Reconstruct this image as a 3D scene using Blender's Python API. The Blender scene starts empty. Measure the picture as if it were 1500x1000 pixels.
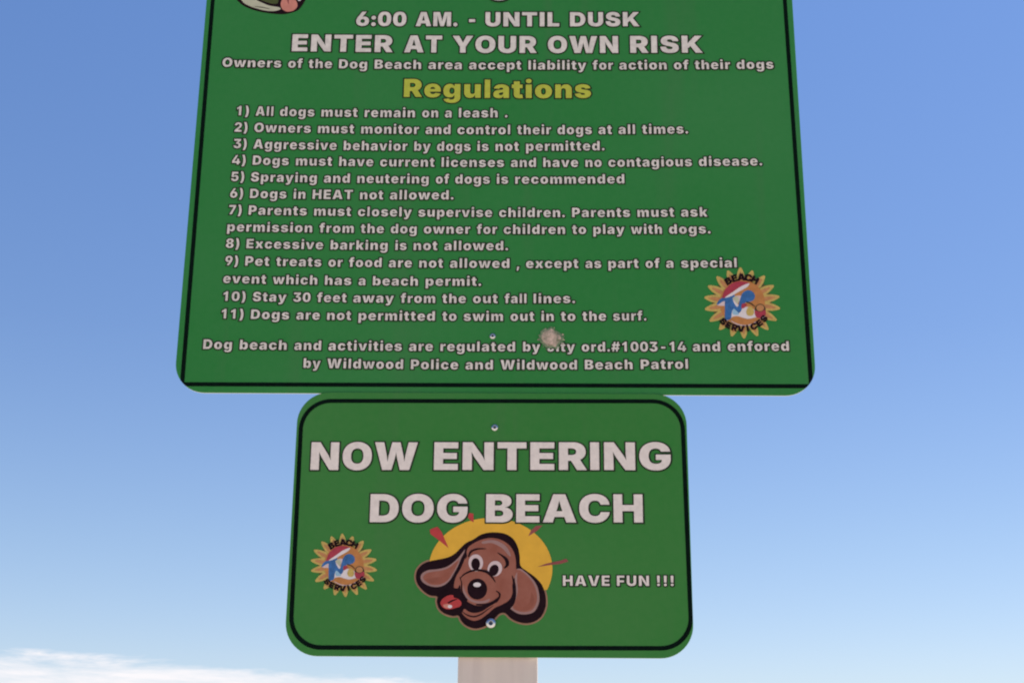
import bpy, bmesh, math, random, json
from mathutils import Vector, Matrix
from mathutils.geometry import delaunay_2d_cdt

S = bpy.context.scene
COL = S.collection
random.seed(4)

# ------------------------------------------------------------------ camera
BASE_Z = 1.75                      # height of the lower sign's bottom edge above the sand
CAM = Vector((0.0375, -1.6296, BASE_Z - 0.1691))
YAW, PITCH, ROLL = 0.0088, 0.3203, 0.0074
FOC = 2100.0 / 1500.0              # focal length over picture width
def cam_axes():
    cy, sy, cp, sp = math.cos(YAW), math.sin(YAW), math.cos(PITCH), math.sin(PITCH)
    fwd = Vector((-sy * cp, cy * cp, sp)); r0 = Vector((cy, sy, 0)); u0 = r0.cross(fwd)
    c, s = math.cos(ROLL), math.sin(ROLL)
    return c * r0 + s * u0, -s * r0 + c * u0, fwd
RX, UP, FW = cam_axes()
cd = bpy.data.cameras.new('camera'); cd.sensor_width = 36; cd.lens = 36 * FOC
cd.clip_start = 0.05; cd.clip_end = 20000
cam = bpy.data.objects.new('camera', cd); COL.objects.link(cam)
cam.matrix_world = Matrix(((RX.x, UP.x, -FW.x, CAM.x), (RX.y, UP.y, -FW.y, CAM.y), (RX.z, UP.z, -FW.z, CAM.z), (0, 0, 0, 1)))
S.camera = cam

# ------------------------------------------------------------------ sky, sun, exposure
SUN_EL, SUN_AZ = math.radians(66), math.radians(66)      # high on the right, just behind the plane of the signs
SKY_STRENGTH = 0.08
w = bpy.data.worlds.new('World'); S.world = w; w.use_nodes = True
nt = w.node_tree; nt.nodes.clear()
def N(t, kind, **kw):
    n = t.nodes.new(kind)
    for k, v in kw.items(): setattr(n, k, v)
    return n
def L(t, a, b): t.links.new(a, b)
def math_node(t, op, a, b=None, clamp=False):
    n = N(t, 'ShaderNodeMath', operation=op, use_clamp=clamp)
    for i, v in enumerate((a, b)):
        if v is None: continue
        if isinstance(v, (int, float)): n.inputs[i].default_value = v
        else: L(t, v, n.inputs[i])
    return n.outputs[0]
sky = N(nt, 'ShaderNodeTexSky', sky_type='NISHITA', sun_disc=False, sun_elevation=SUN_EL, sun_rotation=SUN_AZ,
        altitude=0, air_density=1.0, dust_density=0.6, ozone_density=4.0)
geo = N(nt, 'ShaderNodeNewGeometry'); sep = N(nt, 'ShaderNodeSeparateXYZ')
tc = N(nt, 'ShaderNodeTexCoord'); L(nt, tc.outputs['Generated'], sep.inputs[0])
# low thin cloud bank near the horizon
cmb = N(nt, 'ShaderNodeCombineXYZ')
L(nt, sep.outputs[0], cmb.inputs[0]); L(nt, sep.outputs[1], cmb.inputs[1])
L(nt, math_node(nt, 'MULTIPLY', sep.outputs[2], 7.0), cmb.inputs[2])
nz = N(nt, 'ShaderNodeTexNoise'); nz.inputs['Scale'].default_value = 5.5; nz.inputs['Detail'].default_value = 6; nz.inputs['Roughness'].default_value = 0.68
nz.inputs['Distortion'].default_value = 0.3
L(nt, cmb.outputs[0], nz.inputs['Vector'])
nb = N(nt, 'ShaderNodeTexNoise'); nb.inputs['Scale'].default_value = 1.6; nb.inputs['Detail'].default_value = 1
mp = N(nt, 'ShaderNodeMapping'); mp.inputs['Location'].default_value = (0.55, 0.2, 0.4); L(nt, tc.outputs['Generated'], mp.inputs[0]); L(nt, mp.outputs[0], nb.inputs['Vector'])
# cloud top height (as sine of elevation) varies along the horizon
side = math_node(nt, 'MULTIPLY', math_node(nt, 'ADD', sep.outputs[0], 0.05), -0.045, False)
top = math_node(nt, 'ADD', math_node(nt, 'ADD', side, 0.0895), math_node(nt, 'MULTIPLY', math_node(nt, 'SUBTRACT', nz.outputs[0], 0.5), 0.05))
d = math_node(nt, 'SUBTRACT', top, sep.outputs[2])
bank = math_node(nt, 'MULTIPLY', d, 150.0, True)
thin = N(nt, 'ShaderNodeMapRange'); thin.inputs['From Min'].default_value = 0.40; thin.inputs['From Max'].default_value = 0.62
thin.inputs['To Min'].default_value = 0.15; thin.inputs['To Max'].default_value = 0.9; L(nt, nz.outputs[0], thin.inputs['Value'])
cover = math_node(nt, 'MULTIPLY', bank, thin.outputs[0], True)
mx = N(nt, 'ShaderNodeMix', data_type='RGBA')
tint = N(nt, 'ShaderNodeMix', data_type='RGBA', blend_type='MULTIPLY'); tint.inputs[0].default_value = 1
ramp = N(nt, 'ShaderNodeValToRGB'); L(nt, sep.outputs[2], ramp.inputs[0])     # the camera's colour response to the sky, by elevation
for k, (p_, c_) in enumerate(((0.10, (.92, .84, .84)), (0.178, (.84, .81, .83)), (0.315, (.69, .735, .84)), (0.507, (.64, .745, .91)))):
    el = ramp.color_ramp.elements[k] if k < 2 else ramp.color_ramp.elements.new(p_)
    el.position = p_; el.color = (*c_, 1)
L(nt, sky.outputs[0], tint.inputs[6]); L(nt, ramp.outputs[0], tint.inputs[7])
L(nt, cover, mx.inputs[0]); L(nt, tint.outputs[2], mx.inputs[6]); mx.inputs[7].default_value = (6.0, 5.75, 5.85, 1)
bg = N(nt, 'ShaderNodeBackground'); bg.inputs[1].default_value = SKY_STRENGTH; L(nt, mx.outputs[2], bg.inputs[0])
wo = N(nt, 'ShaderNodeOutputWorld'); L(nt, bg.outputs[0], wo.inputs[0])

sl = bpy.data.lights.new('sun', 'SUN'); sl.energy = 5.0; sl.angle = math.radians(0.55); sl.color = (1, 0.95, 0.87)
sun = bpy.data.objects.new('sun', sl); COL.objects.link(sun)
# Nishita: rotation 0 puts the sun on +Y, growing clockwise seen from above
sd = Vector((math.sin(SUN_AZ) * math.cos(SUN_EL), math.cos(SUN_AZ) * math.cos(SUN_EL), math.sin(SUN_EL)))
sun.rotation_euler = sd.to_track_quat('Z', 'Y').to_euler(); sun.location = (2, 4, 8)
S.view_settings.view_transform = 'Standard'; S.view_settings.look = 'None'; S.view_settings.gamma = 1
S.view_settings.exposure = 1.1; S.view_settings.use_curve_mapping = False
S.cycles.filter_width = 2.1        # the phone picture is a little soft

# surface colours of the two signs
GREEN_A, GREEN_A2 = (0.014, 0.166, 0.026), (0.036, 0.190, 0.050)
GREEN_B, GREEN_B2 = (0.020, 0.162, 0.022), (0.052, 0.184, 0.045)
WHITE = (0.66, 0.595, 0.55)

# ------------------------------------------------------------------ materials
def mat(name, col, rough=0.5, metal=0.0, vary=0.0, scale=30.0, spec=0.3, bump=0.0, col2=None, stretch=(1, 1, 1)):
    m = bpy.data.materials.new(name); m.use_nodes = True; t = m.node_tree; b = t.nodes['Principled BSDF']
    b.inputs['Roughness'].default_value = rough; b.inputs['Metallic'].default_value = metal
    b.inputs['Specular IOR Level'].default_value = spec
    b.inputs['Base Color'].default_value = (*col, 1)
    if vary or col2 or bump:
        c = N(t, 'ShaderNodeTexCoord'); mpn = N(t, 'ShaderNodeMapping'); mpn.inputs['Scale'].default_value = stretch
        L(t, c.outputs['Object'], mpn.inputs[0])
        n = N(t, 'ShaderNodeTexNoise'); n.inputs['Scale'].default_value = scale; n.inputs['Detail'].default_value = 5; n.inputs['Roughness'].default_value = 0.6
        L(t, mpn.outputs[0], n.inputs['Vector'])
        r = N(t, 'ShaderNodeValToRGB'); r.color_ramp.elements[0].position = 0.3; r.color_ramp.elements[1].position = 0.7
        hi = col2 or tuple(min(1, x * (1 + vary)) for x in col)
        lo = tuple(x * (1 - vary) for x in col)
        r.color_ramp.elements[0].color = (*lo, 1); r.color_ramp.elements[1].color = (*hi, 1)
        L(t, n.outputs[0], r.inputs[0]); L(t, r.outputs[0], b.inputs['Base Color'])
        if bump:
            bp = N(t, 'ShaderNodeBump'); bp.inputs['Strength'].default_value = bump; bp.inputs['Distance'].default_value = 0.002
            L(t, n.outputs[0], bp.inputs['Height']); L(t, bp.outputs[0], b.inputs['Normal'])
    return m

def sheet_green(name, col, faded, seed):
    """Green reflective sheeting: broad fading, fine mottling, faint runs of dirt."""
    m = bpy.data.materials.new(name); m.use_nodes = True; t = m.node_tree; b = t.nodes['Principled BSDF']
    c = N(t, 'ShaderNodeTexCoord')
    def noise(scale, detail, st=(1, 1, 1)):
        mm = N(t, 'ShaderNodeMapping'); mm.inputs['Scale'].default_value = st; mm.inputs['Location'].default_value = (seed, seed * 0.7, seed * 0.3)
        L(t, c.outputs['Object'], mm.inputs[0])
        n = N(t, 'ShaderNodeTexNoise'); n.inputs['Scale'].default_value = scale; n.inputs['Detail'].default_value = detail
        L(t, mm.outputs[0], n.inputs['Vector']); return n.outputs[0]
    broad, fine, runs = noise(3.2, 2), noise(130, 4), noise(40, 3, (1, 1, 0.06))
    f1 = math_node(t, 'MULTIPLY_ADD', broad, 1.0); f1.node.inputs[2].default_value = -0.05
    s = math_node(t, 'ADD', math_node(t, 'MULTIPLY', broad, 1.3), math_node(t, 'MULTIPLY', fine, 0.55))
    s = math_node(t, 'SUBTRACT', s, 0.52, True)
    a = N(t, 'ShaderNodeMix', data_type='RGBA'); L(t, s, a.inputs[0]); a.inputs[6].default_value = (*col, 1); a.inputs[7].default_value = (*faded, 1)
    d_ = N(t, 'ShaderNodeMix', data_type='RGBA')
    k = N(t, 'ShaderNodeMapRange'); k.inputs['From Min'].default_value = 0.56; k.inputs['From Max'].default_value = 0.8; k.inputs['To Max'].default_value = 0.16
    L(t, runs, k.inputs[0]); L(t, k.outputs[0], d_.inputs[0]); L(t, a.outputs[2], d_.inputs[6]); d_.inputs[7].default_value = (0.09, 0.11, 0.07, 1)
    L(t, d_.outputs[2], b.inputs['Base Color'])
    rr = N(t, 'ShaderNodeMapRange'); rr.inputs['To Min'].default_value = 0.42; rr.inputs['To Max'].default_value = 0.62; L(t, fine, rr.inputs[0]); L(t, rr.outputs[0], b.inputs['Roughness'])
    b.inputs['Specular IOR Level'].default_value = 0.22
    return m

M = dict(
    green_big=sheet_green('green_sheeting', GREEN_A, GREEN_A2, 1.3),
    green_small=sheet_green('green_sheeting_yellower', GREEN_B, GREEN_B2, 5.1),  # the lower sign's own green, slightly yellower than the upper one's
    alu=mat('bare_aluminium', (0.55, 0.56, 0.55), 0.38, 0.85, 0.08, 60),
    black=mat('black_border_ink', (0.001, 0.006, 0.004), 0.8, 0, 0.3, 80, 0.06),
    ink=mat('dark_outline_ink', (0.020, 0.034, 0.018), 0.8, 0, 0.3, 120, 0.08),
    white_small=mat('greyed_white_vinyl', (0.60, 0.56, 0.515), 0.5, 0, 0.14, 140, 0.15),
    white=mat('white_vinyl', WHITE, 0.5, 0, 0.09, 160, 0.3),
    yellow_text=mat('yellow_green_vinyl', (0.40, 0.43, 0.045), 0.5, 0, 0.1, 160, 0.3),
    zinc=mat('zinc_plated_steel', (0.5, 0.52, 0.55), 0.28, 1.0, 0.05, 200),
    recess=mat('socket_recess', (0.05, 0.06, 0.08), 0.4, 0.6),
    sun_yellow=mat('print_sun_yellow', (0.64, 0.355, 0.03), 0.5, 0, 0.07, 60, 0.3),
    halo=mat('print_tan_edge', (0.25, 0.13, 0.08), 0.5, 0, 0.15, 90, 0.3),
    dog_black=mat('print_dark_maroon', (0.012, 0.004, 0.007), 0.8, 0, 0.25, 90, 0.08),
    dog_brown=mat('print_brown', (0.26, 0.082, 0.054), 0.6, 0, 0.1, 55, 0.15, col2=(0.29, 0.11, 0.078)),
    dog_red_brown=mat('print_red_brown', (0.235, 0.07, 0.042), 0.5, 0, 0.12, 70, 0.3),
    dog_pale=mat('print_pale_brown', (0.28, 0.16, 0.145), 0.5, 0, 0.08, 70, 0.3),
    print_white=mat('print_white', (0.62, 0.56, 0.56), 0.5, 0, 0.05, 90, 0.3),
    eye_ring=mat('print_pinkish_white', (0.55, 0.43, 0.43), 0.5, 0, 0.05, 90, 0.3),
    cream=mat('print_cream', (0.42, 0.42, 0.3), 0.5, 0, 0.12, 90, 0.3),
    pink=mat('print_pink', (0.52, 0.2, 0.15), 0.5, 0, 0.12, 90, 0.3),
    red=mat('print_red', (0.40, 0.035, 0.035), 0.5, 0, 0.15, 90, 0.3),
    red_dull=mat('print_dull_red', (0.23, 0.055, 0.05), 0.5, 0, 0.15, 90, 0.3),
    gold=mat('print_gold', (0.46, 0.33, 0.085), 0.5, 0, 0.15, 300, 0.3),
    ray_core=mat('print_orange_brown', (0.42, 0.19, 0.07), 0.5, 0, 0.15, 300, 0.3),
    olive=mat('print_olive', (0.06, 0.075, 0.015), 0.5, 0, 0.15, 300, 0.3),
    orange=mat('print_orange', (0.42, 0.17, 0.045), 0.5, 0, 0.12, 200, 0.3),
    blue=mat('print_blue', (0.03, 0.115, 0.30), 0.5, 0, 0.3, 200, 0.3),
    light_blue=mat('print_light_blue', (0.25, 0.42, 0.55), 0.5, 0, 0.1, 200, 0.3),
    crimson=mat('print_crimson', (0.32, 0.03, 0.05), 0.5, 0, 0.15, 200, 0.3),
    splat=mat('chalky_residue', (0.13, 0.18, 0.10), 0.9, 0, 0.35, 170, 0.2, bump=0.6, col2=(0.60, 0.44, 0.37)),
    splat_thin=mat('thin_chalky_smear', (0.06, 0.16, 0.07), 0.9, 0, 0.3, 260, 0.1, col2=(0.22, 0.26, 0.17)),
)

# ------------------------------------------------------------------ object helpers
def empty(name, loc, label, cat):
    o = bpy.data.objects.new(name, None); COL.objects.link(o); o.location = loc; o.empty_display_size = 0.1
    o['label'] = label; o['category'] = cat; return o
def link(name, me, parent=None, label=None, kind=None):
    o = bpy.data.objects.new(name, me); COL.objects.link(o)
    if parent: o.parent = parent
    if label: o['label'] = label
    if kind: o['kind'] = kind
    return o

# 2-D areas on a sign face: closed loops -> triangles. Every face stands at its own small height.
def loops_area(loops, keep):
    co, ed = [], []
    for lp in loops:
        k = len(co); n = len(lp)
        co += [Vector(p) for p in lp]; ed += [(k + i, k + (i + 1) % n) for i in range(n)]
    v, e, f, *_ = delaunay_2d_cdt(co, ed, [], 0, 1e-7)
    def wind(lp, x, y):
        wn = 0; n = len(lp)
        for i in range(n):
            x0, y0 = lp[i]; x1, y1 = lp[(i + 1) % n]
            if (y0 <= y) != (y1 <= y):
                t = (x1 - x0) * (y - y0) - (x - x0) * (y1 - y0)
                if y1 > y0 and t > 0: wn += 1
                elif y1 <= y0 and t < 0: wn -= 1
        return wn
    out = []
    for t in f:
        cx = sum(v[i].x for i in t) / 3; cy = sum(v[i].y for i in t) / 3
        if keep([wind(lp, cx, cy) for lp in loops]):
            a, b, c = (v[i] for i in t)
            if (b - a).cross(c - a) < 0: t = t[::-1]
            out.append(tuple(t))
    return [(p.x, p.y) for p in v], out
class Face:
    """collects flat printed areas (x, z on the face; h = how far proud) into one mesh"""
    def __init__(s, origin=(0, 0)): s.v, s.f, s.m, s.mats, s.o = [], [], [], [], origin
    def add(s, verts, tris, h, material):
        if material not in s.mats: s.mats.append(material)
        k = len(s.v); mi = s.mats.index(material)
        s.v += [(x, -h, z) for x, z in verts]
        s.f += [tuple(k + i for i in t) for t in tris]; s.m += [mi] * len(tris)
    def area(s, loops, h, material, keep=None):
        if keep is None: keep = lambda ws: any(ws)
        v, t = loops_area(loops, keep); s.add(v, t, h, material)
    def build(s, name, parent, label=None):
        me = bpy.data.meshes.new(name); me.from_pydata(s.v, [], s.f); me.update()
        for m_ in s.mats: me.materials.append(M[m_])
        me.polygons.foreach_set('material_index', s.m)
        return link(name, me, parent, label)
def smooth(pts, n=6, closed=True):
    out = []; c = len(pts)
    rng = range(c) if closed else range(c - 1)
    for i in rng:
        if closed: p0, p1, p2, p3 = (pts[(i + k - 1) % c] for k in range(4))
        else: p0, p1, p2, p3 = (pts[min(max(i + k - 1, 0), c - 1)] for k in range(4))
        for j in range(n):
            t = j / n
            out.append(tuple(0.5 * (2 * p1[a] + (p2[a] - p0[a]) * t + (2 * p0[a] - 5 * p1[a] + 4 * p2[a] - p3[a]) * t * t + (3 * p1[a] - p0[a] - 3 * p2[a] + p3[a]) * t ** 3) for a in (0, 1)))
    if not closed: out.append(tuple(pts[-1]))
    return out
def ellipse(cx, cy, rx, ry, n=32, rot=0, a0=0, a1=360):
    r = math.radians(rot); o = []
    full = abs(a1 - a0) >= 360
    for i in range(n if full else n + 1):
        a = math.radians(a0 + (a1 - a0) * i / n); x, y = rx * math.cos(a), ry * math.sin(a)
        o.append((cx + x * math.cos(r) - y * math.sin(r), cy + x * math.sin(r) + y * math.cos(r)))
    return o
def brush(pts, widths, n=6):
    """an ink line whose thickness runs through the given widths"""
    p = smooth(pts, n, False); m_ = len(p)
    def wd(i):
        t = i / (m_ - 1) * (len(widths) - 1); k = min(int(t), len(widths) - 2); return widths[k] + (widths[k + 1] - widths[k]) * (t - k)
    l, r = [], []
    for i in range(m_):
        a = Vector(p[max(i - 1, 0)]); b = Vector(p[min(i + 1, m_ - 1)]); d_ = (b - a).normalized(); h = wd(i) / 2
        l.append((p[i][0] - d_.y * h, p[i][1] + d_.x * h)); r.append((p[i][0] + d_.y * h, p[i][1] - d_.x * h))
    return l + r[::-1]
def grow(lp, r):
    """push a loop outwards to its left by r (mitred)"""
    n = len(lp); o = []
    for i in range(n):
        p = Vector(lp[i]); a = Vector(lp[i - 1]); b = Vector(lp[(i + 1) % n])
        if (p - a).length < 1e-9 or (b - p).length < 1e-9: continue
        d0 = (p - a).normalized(); d1 = (b - p).normalized()
        n0 = Vector((-d0.y, d0.x)); n1 = Vector((-d1.y, d1.x)); s_ = n0 + n1
        if s_.length < 0.2: o.append(tuple(p + n0 * r)); continue
        s_.normalize(); k = 1 / max(s_.dot(n0), 0.55); o.append(tuple(p + s_ * r * k))
    return o
def clockwise(lp):
    a = sum(lp[i - 1][0] * lp[i][1] - lp[i][0] * lp[i - 1][1] for i in range(len(lp)))
    return lp if a < 0 else lp[::-1]

# photograph measurements (1500 x 1000) taken back onto the plane of a sign
def ray(px, py, Y):
    d_ = FW * 2100.0 + RX * (px - 750) + UP * (500 - py)
    t = (Y - CAM.y) / d_.y; return CAM + d_ * t

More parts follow.
